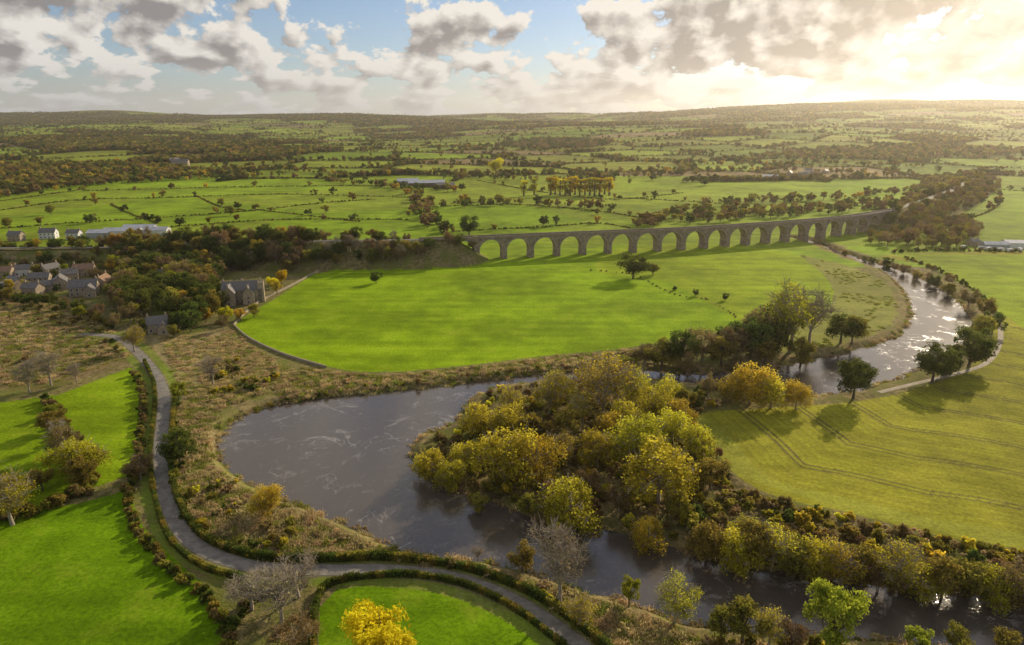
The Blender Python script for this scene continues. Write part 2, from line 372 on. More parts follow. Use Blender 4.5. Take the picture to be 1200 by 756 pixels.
def make_tuft(name,seed,mat,nb=130,w=3.4,h=1.0):
    g=np.random.default_rng(seed); x=g.normal(size=nb)*w/4; y=g.normal(size=nb)*w/4; hh=h*g.uniform(.5,1.2,nb); th=g.uniform(0,6.28,nb); bw=g.uniform(.07,.18,nb)
    lx=g.normal(size=nb)*.35; ly=g.normal(size=nb)*.35; z=np.zeros(nb)-.1
    dx=np.cos(th)*bw; dy=np.sin(th)*bw
    V=np.stack([np.stack([x-dx,y-dy,z],1),np.stack([x+dx,y+dy,z],1),np.stack([x+lx+dx*.5,y+ly+dy*.5,hh],1),np.stack([x+lx-dx*.5,y+ly-dy*.5,hh],1)],1).reshape(-1,3)
    me=fastmesh(name,V,np.arange(nb*4).reshape(-1,4),[mat]); t=np.repeat(g.uniform(0,1,nb),4)
    at=me.attributes.new('tint','FLOAT','POINT'); at.data.foreach_set('value',t.astype(np.float32)); return me
def make_hedge(name,seed,mat,nl=650):
    g=np.random.default_rng(seed); C=np.column_stack([g.uniform(-1.3,1.3,nl),g.uniform(-.8,.8,nl),g.uniform(.05,1.9,nl)])
    C[:,1]*=1-.25*C[:,2]/1.9; C+=g.normal(size=(nl,3))*.08
    a=g.normal(size=(nl,3)); a/=np.linalg.norm(a,axis=1)[:,None]; b=np.cross(a,g.normal(size=(nl,3))); b/=np.linalg.norm(b,axis=1)[:,None]; s=(.22*g.uniform(.6,1.3,nl))[:,None]
    V=np.stack([C-a*s,C-b*s*.7,C+a*s,C+b*s*.7],1).reshape(-1,3)
    me=fastmesh(name,V,np.arange(nl*4).reshape(-1,4),[mat]); t=np.clip(np.repeat(g.uniform(0,.7,nl)+C[:,2]*.15,4),0,1)
    at=me.attributes.new('tint','FLOAT','POINT'); at.data.foreach_set('value',t.astype(np.float32)); return me
TM={}
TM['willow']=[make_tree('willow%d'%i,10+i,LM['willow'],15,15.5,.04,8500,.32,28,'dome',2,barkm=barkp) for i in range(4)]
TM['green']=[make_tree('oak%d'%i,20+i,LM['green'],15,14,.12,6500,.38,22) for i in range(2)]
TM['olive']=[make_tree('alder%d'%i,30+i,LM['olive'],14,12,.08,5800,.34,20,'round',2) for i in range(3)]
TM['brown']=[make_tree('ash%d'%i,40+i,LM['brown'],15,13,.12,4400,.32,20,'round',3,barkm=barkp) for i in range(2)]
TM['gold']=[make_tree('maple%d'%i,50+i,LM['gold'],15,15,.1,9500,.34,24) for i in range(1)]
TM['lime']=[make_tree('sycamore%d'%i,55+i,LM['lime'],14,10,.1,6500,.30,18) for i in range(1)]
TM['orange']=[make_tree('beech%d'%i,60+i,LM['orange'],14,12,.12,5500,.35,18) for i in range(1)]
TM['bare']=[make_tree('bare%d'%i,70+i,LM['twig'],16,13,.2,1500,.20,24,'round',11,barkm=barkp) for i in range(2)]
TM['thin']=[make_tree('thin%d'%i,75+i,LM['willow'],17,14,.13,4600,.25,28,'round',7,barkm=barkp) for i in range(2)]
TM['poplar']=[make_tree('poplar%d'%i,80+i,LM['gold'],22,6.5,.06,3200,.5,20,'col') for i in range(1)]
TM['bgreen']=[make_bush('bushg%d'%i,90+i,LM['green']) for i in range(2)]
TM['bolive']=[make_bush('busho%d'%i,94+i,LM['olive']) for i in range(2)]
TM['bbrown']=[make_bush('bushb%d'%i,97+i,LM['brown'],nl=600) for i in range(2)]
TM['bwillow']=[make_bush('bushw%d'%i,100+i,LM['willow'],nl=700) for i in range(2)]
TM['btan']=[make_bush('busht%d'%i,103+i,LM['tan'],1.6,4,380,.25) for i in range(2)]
TM['tuft']=[make_tuft('tuft%d'%i,106+i,LM['tan']) for i in range(2)]
TM['tuftg']=[make_tuft('tuftg%d'%i,108+i,LM['grassy'],h=.8) for i in range(2)]
TM['hedge']=[make_hedge('hedgeg%d'%i,130+i,LM['green']) for i in range(2)]+[make_hedge('hedgeo',133,LM['olive'])]
TM['fdark']=[make_tree('fard%d'%i,110+i,LM['green'],12,12,.05,400,1.05,10) for i in range(2)]
TM['fbrown']=[make_tree('farb%d'%i,114+i,LM['brown'],12,12,.05,400,1.05,10) for i in range(2)]
TM['folive']=[make_tree('faro%d'%i,118+i,LM['olive'],12,12,.05,400,1.05,10) for i in range(2)]
TM['forange']=[make_tree('faroo%d'%i,122+i,LM['orange'],12,12,.05,400,1.05,10) for i in range(1)]
proto=bpy.data.collections.new('tree_prototypes'); PIDX={}; cnt=0
for k_,ms in TM.items():
    PIDX[k_]=[]
    for me in ms:
        ob=bpy.data.objects.new('tree_form_%03d_%s'%(cnt,k_),me); proto.objects.link(ob); PIDX[k_].append(cnt); cnt+=1
ng=bpy.data.node_groups.new('scatter','GeometryNodeTree')
ng.interface.new_socket('Geometry',in_out='INPUT',socket_type='NodeSocketGeometry'); ng.interface.new_socket('Geometry',in_out='OUTPUT',socket_type='NodeSocketGeometry')
gi=ng.nodes.new('NodeGroupInput'); gout=ng.nodes.new('NodeGroupOutput'); ip=ng.nodes.new('GeometryNodeInstanceOnPoints'); cf=ng.nodes.new('GeometryNodeCollectionInfo')
cf.inputs['Collection'].default_value=proto; cf.inputs['Separate Children'].default_value=True; cf.inputs['Reset Children'].default_value=True
ip.inputs['Pick Instance'].default_value=True
ng.links.new(gi.outputs[0],ip.inputs['Points']); ng.links.new(cf.outputs[0],ip.inputs['Instance'])
for nm,ty,so in (('idx','INT','Instance Index'),('rot','FLOAT_VECTOR','Rotation'),('scl','FLOAT_VECTOR','Scale')):
    na_=ng.nodes.new('GeometryNodeInputNamedAttribute'); na_.data_type=ty; na_.inputs[0].default_value=nm
    ng.links.new([q for q in na_.outputs if q.enabled and q.name=='Attribute'][0],ip.inputs[so])
ng.links.new(ip.outputs[0],gout.inputs[0])
NINST=0
def scatter(name,xy,kinds,smin,smax,sink=.2,probs=None,zs=(.85,1.15),rz=None):
    global NINST
    xy=np.asarray(xy)
    if len(xy)==0: return
    n_=len(xy); NINST+=n_; z=Hf(xy[:,0],xy[:,1])-sink
    if probs is not None: probs=np.array(probs)/sum(probs)
    me=bpy.data.meshes.new(name); me.vertices.add(n_); me.vertices.foreach_set('co',np.column_stack([xy,z]).astype(np.float32).ravel())
    kk=rng.choice(len(kinds),n_,p=probs); idx=np.array([PIDX[kinds[a]][rng.integers(len(PIDX[kinds[a]]))] for a in kk],np.int32)
    s=rng.uniform(smin,smax,n_); sc=np.column_stack([s*rng.uniform(.9,1.15,n_),s*rng.uniform(.9,1.15,n_),s*rng.uniform(*zs,n_)])
    rt=np.column_stack([np.zeros(n_),np.zeros(n_),rng.uniform(0,6.28,n_) if rz is None else rz])
    a=me.attributes.new('idx','INT','POINT'); a.data.foreach_set('value',idx)
    a=me.attributes.new('rot','FLOAT_VECTOR','POINT'); a.data.foreach_set('vector',rt.astype(np.float32).ravel())
    a=me.attributes.new('scl','FLOAT_VECTOR','POINT'); a.data.foreach_set('vector',sc.astype(np.float32).ravel())
    o=bpy.data.objects.new(name,me); scene.collection.objects.link(o); md=o.modifiers.new('scatter','NODES'); md.node_group=ng
    return o
def notwater(p): return p[Hf(p[:,0],p[:,1])>-1.75]
def polypts(px,sp_,hill=False,clump=0.):
    p=np.array([P(u,v) for u,v in px]) if hill else PL(px)
    xs=np.arange(p[:,0].min(),p[:,0].max()+sp_,sp_); ys=np.arange(p[:,1].min(),p[:,1].max()+sp_,sp_)
    X,Y=np.meshgrid(xs,ys); X=X.ravel()+rng.uniform(-.6,.6,X.size)*sp_; Y=Y.ravel()+rng.uniform(-.6,.6,Y.size)*sp_
    m=inside(X,Y,p)
    if clump:
        q=.5+.25*np.sin(X/7.3+1)*np.sin(Y/9.1)+.25*np.sin(X/17+Y/13)+.2*np.sin(X/3.9-Y/4.3); m&=q>clump
    m&=dline(X,Y,road_pts)>3.2
    return notwater(np.column_stack([X[m],Y[m]]))
def linepts(pl,sp_,jit,gap=0.):
    pl=np.asarray(pl); d=np.r_[0,np.cumsum(np.linalg.norm(np.diff(pl,axis=0),axis=1))]
    s=np.arange(0,d[-1],sp_); s=s+rng.uniform(-.4,.4,len(s))*sp_
    if gap: s=s[rng.uniform(size=len(s))>gap]
    return np.column_stack([np.interp(s,d,pl[:,0]),np.interp(s,d,pl[:,1])])+rng.normal(size=(len(s),2))*jit
def hillline(px): return smooth(np.array([P(u,v) for u,v in px]),4)
# ---- single trees
NAMES={'willow':'willow_tree','green':'oak_tree','olive':'alder_tree','brown':'ash_tree','gold':'golden_maple_tree','lime':'sycamore_tree','orange':'beech_tree','bare':'bare_tree','thin':'thin_willow_tree','poplar':'poplar_tree','bgreen':'green_bush','bolive':'olive_bush','bbrown':'brown_bush'}
HT={'willow':15,'green':15,'olive':14,'brown':15,'gold':15,'lime':14,'orange':14,'bare':16,'thin':17,'poplar':22,'bgreen':3,'bolive':3,'bbrown':3}
def tree(kind,u,v,h,wr=1.):
    x,y=P(u,v,0); me=TM[kind][rng.integers(len(TM[kind]))]; s=h/HT[kind]*(1.08 if y>190 else 1.)
    o=bpy.data.objects.new(NAMES[kind],me); o.location=(x,y,Hs(x,y)-.15); o.rotation_euler=(0,0,rng.uniform(0,6.28)); o.scale=(s*wr*1.05,s*wr*1.05,s); scene.collection.objects.link(o)
for t in [('willow',505,555,11),('willow',527,565,10),('willow',592,566,19),('willow',628,562,16),('thin',645,492,21),('thin',708,492,26,1.1),('willow',762,492,15),('willow',668,615,18,1.05),
 ('willow',600,520,15),('willow',566,512,14),('willow',772,590,20,1.15),('willow',742,547,18),('olive',832,574,13),('willow',815,537,12),('willow',700,548,13),('brown',690,582,10),('willow',735,508,14),('olive',665,522,14),
 ('willow',655,472,13),('thin',600,490,14),('willow',760,634,11),('brown',725,602,10),('olive',560,592,8),('olive',620,600,9),('thin',740,480,18),('olive',795,612,10),
 ('thin',682,502,15),('willow',548,548,10),('thin',690,472,16),('willow',785,520,13),('brown',650,592,9),('olive',578,578,9),('olive',630,520,12),('willow',795,500,11),('thin',660,545,12),('willow',715,520,12),
 ('olive',828,650,14),('willow',855,657,15,.9),('olive',882,657,15),('thin',905,662,15),('olive',930,670,14),('willow',955,670,13),('thin',985,677,15),('olive',1010,682,14),('brown',1030,686,12),('thin',1052,690,17),('willow',1080,689,11),('olive',1105,692,13),('olive',1135,694,13),('willow',1165,697,12),('brown',1190,702,14),('olive',1220,707,13),('thin',870,640,10),('olive',915,645,9),('brown',1070,675,9),
 ('willow',878,474,18,.9),('willow',903,478,15),('willow',932,480,12),('willow',860,470,13),('brown',830,468,11),('olive',803,478,9),('willow',780,470,11),
 ('thin',925,413,36,.95),('bare',948,405,30,.9),('green',878,422,21),('green',900,420,20),('brown',860,424,18),('olive',938,425,16),('olive',895,427,15),('green',912,408,24),('brown',885,412,22),
 ('brown',755,427,12,1.3),('olive',775,430,15,1.3),('green',797,428,17,1.1),('brown',822,424,17,1.2),('olive',845,428,15),('brown',805,434,12,1.2),('green',848,414,14),('olive',738,430,9,1.3),('brown',865,434,11,1.3),
 ('green',985,402,16,1.2),('olive',998,402,15,1.2),('green',1000,467,18,.95),('green',1092,448,17,1.1),('green',1108,440,14),('green',1135,430,20,1.0),('olive',1150,400,15),('green',1162,392,13),('olive',1153,372,12),('brown',1135,358,12,1.3),('olive',1112,343,10,1.2),('green',1095,333,10),('olive',1075,324,8),('brown',1060,318,9),
 ('green',742,327,18,1.3),('olive',765,322,9,1.3),('green',441,332,9,1.1),('green',550,275,20,1.2),('green',815,347,5),('green',850,352,5),('bgreen',790,340,3),
 ('gold',452,790,19,1.0),('bare',655,710,23,.9),('lime',737,708,9,.8),('lime',972,775,21,.8),('thin',790,728,13,1.1),('olive',870,754,12),('olive',845,750,9),('bare',330,730,16,1.2),('bare',295,715,11,1.4),('bare',350,700,12,1.3),('brown',345,765,9,1.4),('olive',1180,770,8),('lime',1075,770,8),('brown',925,765,9),('olive',1120,768,8),('thin',900,758,10),
 ('thin',680,735,8,1.3),('willow',315,602,10),('green',212,547,14,.9),('lime',210,472,9),('thin',158,412,14,1.1),('brown',165,562,9,1.2),('olive',612,668,9),('bare',560,650,5),
 ('bare',250,452,14),('bare',60,452,16),('bare',35,460,14),('bare',90,448,9),('thin',15,615,17,1.2),('brown',-20,600,16,1.2),('olive',98,572,12),('brown',78,535,11,1.4),('willow',88,558,14,1.2),('olive',62,505,8,1.5),('bare',70,520,9),('brown',110,552,9),('lime',62,488,5,1.5),('olive',50,575,9),
 ('orange',242,378,9),('gold',233,372,9),('gold',245,372,7),('orange',325,345,9),('gold',265,377,9),('green',195,372,15),('green',165,370,17),('green',225,352,16),('green',210,387,11),('brown',262,387,9),('orange',282,377,8),('gold',320,338,9),('orange',172,318,12),('gold',330,332,10),('orange',138,352,8),('olive',298,372,9),('green',258,362,11),('green',165,392,9),('olive',205,396,8)]:
    tree(*t)
# ---- scatters near
SC=['bwillow','bolive','bbrown','btan','bgreen']
scatter('riverside_scrub',polypts([(495,555),(505,518),(555,490),(570,465),(640,452),(800,455),(850,470),(810,490),(835,525),(858,560),(890,590),(800,640),(700,615),(600,585)],4.2),SC,.6,1.6,probs=[.2,.25,.3,.2,.05])
scatter('riverside_scrub',polypts([(800,610),(860,575),(910,592),(1000,612),(1100,637),(1200,654),(1400,700),(1400,720),(1200,692),(1000,676),(880,655),(810,640)],3.4),SC,.7,1.7,probs=[.25,.28,.17,.25,.05])
SCR=[(265,385),(325,425),(330,455),(262,478),(245,505),(250,545),(285,572),(420,630),(520,664),(440,652),(300,655),(225,620),(205,560),(205,480),(240,450)]
scatter('rough_grass',polypts(SCR,1.9),['tuft','tuftg','btan'],.5,1.1,probs=[.5,.42,.08])
scatter('riverside_scrub',polypts(SCR,3.6,clump=.74),['bolive','bbrown','bgreen','bwillow'],.4,1.3,probs=[.35,.12,.2,.33])
SCR=[(560,672),(640,684),(740,716),(830,748),(1000,757),(1300,785),(1200,850),(760,850),(690,745),(620,695)]
scatter('rough_grass',polypts(SCR,1.7),['tuft','tuftg','btan'],.5,1.1,probs=[.45,.4,.15])
scatter('riverside_scrub',polypts(SCR,2.6,clump=.5),['bolive','bbrown','bgreen','bwillow'],.5,1.2,probs=[.35,.2,.15,.3])
SCR=[(330,470),(350,464),(440,454),(560,441),(640,432),(740,426),(740,410),(640,419),(530,433),(440,440),(380,434),(320,430)]
scatter('rough_grass',polypts(SCR,2.3),['tuft','tuftg','btan'],.6,1.1,probs=[.5,.4,.1])
scatter('riverside_scrub',linepts(smooth(PL([(300,476),(350,464),(440,453),(560,440),(640,431),(740,424)]),5),3.2,1.,.25),['bolive','bbrown','bgreen','btan'],.5,1.)
SCR=[(-60,350),(60,352),(130,388),(150,420),(60,450),(-60,455)]
scatter('rough_grass',polypts(SCR,3.4),['tuft','tuftg','btan'],.6,1.2,probs=[.4,.45,.15])
scatter('riverside_scrub',polypts(SCR,6.,clump=.65),['bbrown','bolive','bgreen'],.4,1.2)
scatter('rough_grass',polypts([(185,395),(268,392),(318,425),(300,450),(215,465)],2.8),['tuft','tuftg'],.6,1.,probs=[.7,.3])
scatter('rough_grass',polypts([(940,300),(990,311),(1038,330),(1054,362),(1042,384),(985,405),(925,414),(955,384),(985,350),(975,325)],4.2,clump=.5),['tuftg'],.5,.9)
scatter('river_reeds',linepts(RIV,1.6,1.2),['tuft','btan','tuftg'],.5,1.1,probs=[.5,.2,.3])
def hedge(px,s0=.65,s1=.9,sp_=1.15,kinds=('bgreen','bolive','bbrown'),probs=(.65,.25,.1),jit=.3,name='hedge'):
    scatter(name,linepts(smooth(PL(px),5),sp_,jit),list(kinds),s0,s1,probs=list(probs),sink=.4)
def trimmed(px,s0=.8,s1=1.0):
    pl=smooth(PL(px),8); d=np.r_[0,np.cumsum(np.linalg.norm(np.diff(pl,axis=0),axis=1))]; s=np.arange(0,d[-1],1.5)
    q=np.column_stack([np.interp(s,d,pl[:,0]),np.interp(s,d,pl[:,1])]); t=np.gradient(q,axis=0)
    scatter('hedge',q,['hedge'],s0,s1,rz=np.arctan2(t[:,1],t[:,0]),sink=.1)
trimmed([(170,425),(181,452),(180,490),(176,530),(178,560),(186,600),(203,637),(238,665),(285,680)],.7,.95)
trimmed([(205,470),(203,500),(201,545),(209,585),(230,622),(262,642),(310,655),(380,657),(450,655),(530,664),(590,682),(645,710),(705,755),(750,795)],.95,1.2)
trimmed([(368,780),(370,712),(392,684),(470,675),(538,685),(596,710),(650,750),(690,790)],.8,1.0)
hedge([(205,470),(203,500),(201,545),(209,585),(230,622),(262,642),(310,655),(380,657),(450,655),(530,664),(590,682),(645,710),(705,755)],.5,1.1,6.5)
hedge([(160,440),(168,470),(165,510),(158,560),(150,580),(160,620),(195,662),(235,695),(262,740),(270,790)],.6,1.1,1.3,probs=(.4,.35,.25),jit=.5)
hedge([(55,470),(75,500),(92,545),(110,570),(60,595),(0,610),(-60,620)],.8,1.6,1.6,probs=(.3,.4,.3),jit=.9)
hedge([(275,735),(300,700),(360,685)],.6,1.1,1.6)
hedge([(690,317),(740,322),(790,345),(830,352),(872,378)],.35,.6,5,('bbrown','btan','bgreen'))
hedge([(840,560),(868,580),(920,596),(1000,610),(1100,634),(1200,652),(1300,675)],.7,1.2,2.2,('bolive','bwillow','btan'),(.4,.3,.3))
hedge([(1060,302),(1100,318),(1140,340),(1168,368)],.6,1.3,4)
hedge([(1045,296),(1120,294),(1250,298)],.8,1.5,4)
hedge([(-40,350),(60,350),(134,386)],.8,1.3,3)
# village & manor woods, embankments
WK=['green','olive','brown','orange','lime']
scatter('village_woodland',polypts([(128,302),(372,292),(368,312),(345,322),(318,318),(262,318),(252,345),(262,372),(215,395),(205,365),(170,362),(150,385),(132,360),(138,330)],8.5),WK,.7,1.2,probs=[.42,.28,.2,.05,.05])
scatter('village_woodland',polypts([(-100,298),(128,302),(130,310),(60,306),(-100,306)],11),WK,.5,.9,probs=[.4,.3,.2,.05,.05])
scatter('village_woodland',polypts([(-100,345),(20,350),(70,356),(130,376),(150,395),(60,362),(-100,354)],9),WK,.4,.85,probs=[.4,.3,.2,.05,.05])
scatter('village_woodland',polypts([(-60,315),(135,315),(135,345),(-60,345)],15),WK,.35,.75,probs=[.3,.3,.2,.1,.1])
EL=np.array(EMBL)
for off,sc in ((-16,(.6,1.0)),(-24,(.6,1.0)),(14,(.55,.95))):
    q=linepts(EL[1:]+[0,off],7.5,3); lft=q[:,0]<-260
    scatter('embankment_trees',q[~lft],['green','brown','olive','bare'],*sc,probs=[.25,.3,.35,.1])
    scatter('embankment_trees',q[lft],['green','brown','olive','bare'],.35,.7,probs=[.3,.3,.3,.1])
scatter('embankment_trees',linepts(smooth(PL([(400,306),(470,312),(530,308),(560,302)]),4),8,3),['brown','green','olive'],.6,.9)
for off in ((14,-10),(22,-16),(-14,10)):
    scatter('embankment_trees',linepts(EMBR[2:]+list(off),10,4),['brown','green','olive'],.5,.9,probs=[.4,.2,.4])
scatter('viaduct_woodland',polypts([(1000,283),(1045,290),(1115,292),(1155,278),(1130,262),(1080,255),(1050,262),(1030,275)],12),['brown','olive','green'],.6,1.05,probs=[.4,.45,.15])
scatter('viaduct_woodland',polypts([(735,262),(800,246),(900,246),(1010,240),(1045,236),(1040,243),(990,250),(900,256),(800,264),(745,268)],14),['fdark','fbrown','folive'],.7,1.2,probs=[.2,.4,.4])
scatter('viaduct_woodland',polypts([(1060,245),(1150,240),(1165,228),(1140,208),(1085,212),(1065,225)],18),['fbrown','folive','fdark'],.8,1.3,probs=[.4,.45,.15])
scatter('river_trees',linepts(smooth(PL([(985,296),(1030,308),(1065,316),(1105,335)]),4),12,3),['olive','green','brown'],.35,.7)
# mid distance hedgerows
for px in ([(-60,252),(0,247),(90,235),(200,232),(330,228),(480,232)],[(-60,272),(0,268),(80,262),(180,256),(290,248),(380,238),(440,234)],[(200,266),(330,258),(480,258)],[(100,224),(300,219),(480,218)],[(300,246),(350,252),(420,260)],
  [(500,243),(600,240),(700,248),(760,258)],[(530,272),(640,266),(700,262),(740,268)],[(720,232),(800,236),(860,240)],[(880,228),(960,240),(1040,236)],[(560,212),(640,226),(720,234),(800,226)],[(1120,262),(1165,245),(1172,230),(1160,222),(1200,224),(1300,226)],[(130,240),(150,250),(185,262)],[(0,236),(100,222)],[(230,230),(260,243),(300,248)]):
    pl=hillline(px); scatter('hedgerow',linepts(pl,2.6,.6),['bgreen','bolive','bbrown'],.6,1.1,zs=(.6,.9),sink=.4); scatter('hedgerow_trees',linepts(pl,42,3,.3),['fdark','folive','fbrown','forange'],.5,1.2,probs=[.4,.3,.2,.1])
for px in ([(487,225),(492,245),(505,262),(530,275)],[(500,243),(560,241),(610,240)],[(540,205),(620,212),(700,210),(800,205)],[(380,212),(480,222),(540,224)],[(700,205),(800,203),(900,200),(1060,208)],[(820,240),(900,238),(1000,232),(1060,225)],[(0,232),(80,218),(180,212),(330,206)],[(250,196),(330,200),(420,206),(500,204),(600,208)],[(760,190),(860,194),(960,192),(1080,196)],[(540,236),(620,240),(720,246)]):
    pl=hillline(px); scatter('hedgerow_trees',linepts(pl,8,7),['fdark','folive','fbrown','forange'],.5,1.3,probs=[.3,.35,.25,.1])
scatter('hillside_woodland',polypts([(-100,236),(-100,198),(60,192),(150,194),(230,200),(260,206),(200,212),(90,220),(0,232)],15,hill=True),['fbrown','folive','fdark','forange'],.8,1.4,probs=[.35,.35,.2,.1])
scatter('hillside_woodland',polypts([(575,172),(640,163),(720,166),(700,174),(640,176)],17,hill=True),['fdark','fbrown'],1.,1.5)
scatter('hillside_woodland',polypts([(880,185),(960,176),(1080,172),(1200,176),(1200,184),(1080,186),(960,190)],19,hill=True),['fdark','fbrown','folive'],1.,1.5)
for u,v,h in [(270,253,14),(382,250,12),(105,262,12),(60,252,14),(112,240,11),(765,212,14),(825,218,15),(805,214,12),(738,216,11),(10,268,14),(185,262,10),(700,252,9)]:
    x,y=P(u,v); me=TM['green' if u%2 else 'olive'][0]; o=bpy.data.objects.new('hedgerow_oak_tree',me); s=h/15; o.location=(x,y,Hs(x,y)-.2); o.scale=(s*1.2,s*1.2,s); o.rotation_euler=(0,0,u); scene.collection.objects.link(o)
for i,u in enumerate(list(np.linspace(645,714,13))+[614,626]):
    x,y=P(u,229+rng.uniform(-1,1)); o=bpy.data.objects.new('poplar_tree',TM['poplar'][0]); s=rng.uniform(1.35,1.65); o.location=(x,y,Hs(x,y)); o.scale=(s*1.7,s*1.7,s); o.rotation_euler=(0,0,i*1.7); scene.collection.objects.link(o)
x,y=P(581,204); o=bpy.data.objects.new('golden_maple_tree',TM['gold'][0]); o.location=(x,y,Hs(x,y)); o.scale=(2.6,2.6,2.4); scene.collection.objects.link(o)
# far scatter from patchwork
N0=1000000
yy=1250+(6900-1250)*rng.uniform(0,1,N0)**1.3; xx=rng.uniform(-1,1,N0)*(yy*.86+100)
ci,cj,ed=voro(xx,yy); w_=woodcell(ci,cj,xx,yy)&(yy>1350)
pw=rng.uniform(size=N0)
keep_w=w_&(pw<.17); clump=.5+.5*np.sin(xx/83+yy/67)*np.sin(yy/91-xx/120)
keep_h=(~w_)&(ed<2.6); keep_t=(~w_)&(ed<8)&(pw<.015+.36*clump**3); keep_s=(~w_)&(ed>6)&(pw<.0007)
XY=np.column_stack([xx,yy])
scatter('distant_woodland',XY[keep_w],['fbrown','folive','fdark','forange'],.8,1.5,probs=[.33,.32,.31,.04])
scatter('distant_hedgerows',XY[keep_h],['fbrown','folive','fdark'],.22,.46,probs=[.3,.3,.4])
scatter('distant_hedgerow_trees',XY[keep_t],['fbrown','folive','fdark','forange'],.5,1.2,probs=[.22,.32,.42,.04])
scatter('distant_field_trees',XY[keep_s],['fbrown','folive','fdark'],.6,1.2)
print('instances',NINST)
# ---------------------------------------------------------------- viaduct
vs=simple('viaduct_sandstone',(.38,.30,.215),(.18,.145,.11),.35,.9,.1,.3); vr=simple('voussoir_stone',(.46,.37,.27),(.26,.21,.155),.6,.9,.1); bal=simple('ballast',(.20,.18,.16),(.12,.11,.10),2.); railm=simple('rail_steel',(.25,.2,.17),None,2,.4,.5)
dl=np.r_[0,np.cumsum(np.linalg.norm(np.diff(vpts,axis=0),axis=1))]; LV=dl[-1]
vt=np.gradient(vpts,axis=0); vt/=np.linalg.norm(vt,axis=1)[:,None]
def M(s,l,z):
    x=np.interp(s,dl,vpts[:,0]);y=np.interp(s,dl,vpts[:,1]); tx=np.interp(s,dl,vt[:,0]);ty=np.interp(s,dl,vt[:,1])
    if s<0: x+=tx*s; y+=ty*s
    if s>LV: x+=tx*(s-LV); y+=ty*(s-LV)
    return (x+ty*l,y-tx*l,z)
via=empty('railway_viaduct')
NB=21; sp_=LV/NB; pw_=1.9; W=4.4; rad=sp_/2-pw_; zt=VTOP-1.3; zcrown=zt-1.5; zs=zcrown-rad
class MB:
    def __init__(s): s.V=[];s.F=[]
    def q(s,*p): b=len(s.V); s.V+=list(p); s.F.append(tuple(range(b,b+len(p))))
    def box(s,s0,s1,l0,l1,z0,z1,e=0.):
        a=[M(s0-e,l0-e,z0),M(s1+e,l0-e,z0),M(s1+e,l1+e,z0),M(s0-e,l1+e,z0),M(s0,l0,z1),M(s1,l0,z1),M(s1,l1,z1),M(s0,l1,z1)]
        b=len(s.V); s.V+=a
        for f in((3,2,1,0),(4,5,6,7),(0,1,5,4),(1,2,6,5),(2,3,7,6),(3,0,4,7)): s.F.append(tuple(b+i for i in f))
ar=MB(); pi=MB(); vo=MB(); pa=MB(); dk=MB(); rl=MB(); cr=MB()
K=16
for b_ in range(NB):
    c0=(b_+.5)*sp_
    pts=[(c0-rad*math.cos(math.pi*k/K),zs+rad*math.sin(math.pi*k/K)) for k in range(K+1)]
    for k in range(K):
        (sa,za),(sb,zb)=pts[k],pts[k+1]
        ar.q(M(sa,W,za),M(sb,W,zb),M(sb,W,zt),M(sa,W,zt)); ar.q(M(sb,-W,zb),M(sa,-W,za),M(sa,-W,zt),M(sb,-W,zt)); ar.q(M(sa,-W,za),M(sb,-W,zb),M(sb,W,zb),M(sa,W,za))
        f=lambda k,r_:(c0-r_*math.cos(math.pi*k/K),zs+r_*math.sin(math.pi*k/K))
        for sg in(1,-1):
            l=sg*(W+.12); p1,p2=f(k,rad-.02),f(k+1,rad-.02); p3,p4=f(k+1,rad+.85),f(k,rad+.85)
            vo.q(M(p1[0],l,p1[1]),M(p2[0],l,p2[1]),M(p3[0],l,p3[1]),M(p4[0],l,p4[1]))
            vo.q(M(p4[0],l,p4[1]),M(p3[0],l,p3[1]),M(p3[0],sg*W,p3[1]),M(p4[0],sg*W,p4[1]))
for b_ in range(NB+1):
    c=b_*sp_
    for sg in(1,-1): ar.q(M(c-pw_,sg*W,zs),M(c+pw_,sg*W,zs),M(c+pw_,sg*W,zt),M(c-pw_,sg*W,zt))
    pi.box(c-pw_-.05,c+pw_+.05,-W-.05,W+.05,-3.5,zs-.6,.35); cr.box(c-pw_-.35,c+pw_+.35,-W-.35,W+.35,zs-.6,zs)
n_=NB*2
for i in range(-2,n_+2):
    a=i*sp_/2; b=(i+1)*sp_/2
    for sg in(1,-1):
        l0,l1=sorted((sg*(W-.35),sg*(W+.1))); pa.box(a,b,l0,l1,zt+.35,VTOP-.15)
        l0,l1=sorted((sg*(W-.45),sg*(W+.2))); cr.box(a,b,l0,l1,VTOP-.15,VTOP)
        l0,l1=sorted((sg*(W-.4),sg*(W+.45))); cr.box(a,b,l0,l1,zt,zt+.35)
    dk.q(M(a,-W+.4,zt+.2),M(b,-W+.4,zt+.2),M(b,W-.4,zt+.2),M(a,W-.4,zt+.2))
    for l in(-2.4,-1,1,2.4): rl.box(a,b,l-.05,l+.05,zt+.22,zt+.4)
for nm,mb,mt in(('arches',ar,vs),('piers',pi,vs),('voussoirs',vo,vr),('parapets',pa,vs),('cornice_and_imposts',cr,vr),('track_bed',dk,bal),('rails',rl,railm)): meshobj(nm,mb.V,mb.F,[mt],via)
strip('railway_track',smooth(EMBR,3),7,bal,.15); strip('railway_track',EL,7,bal,.15)
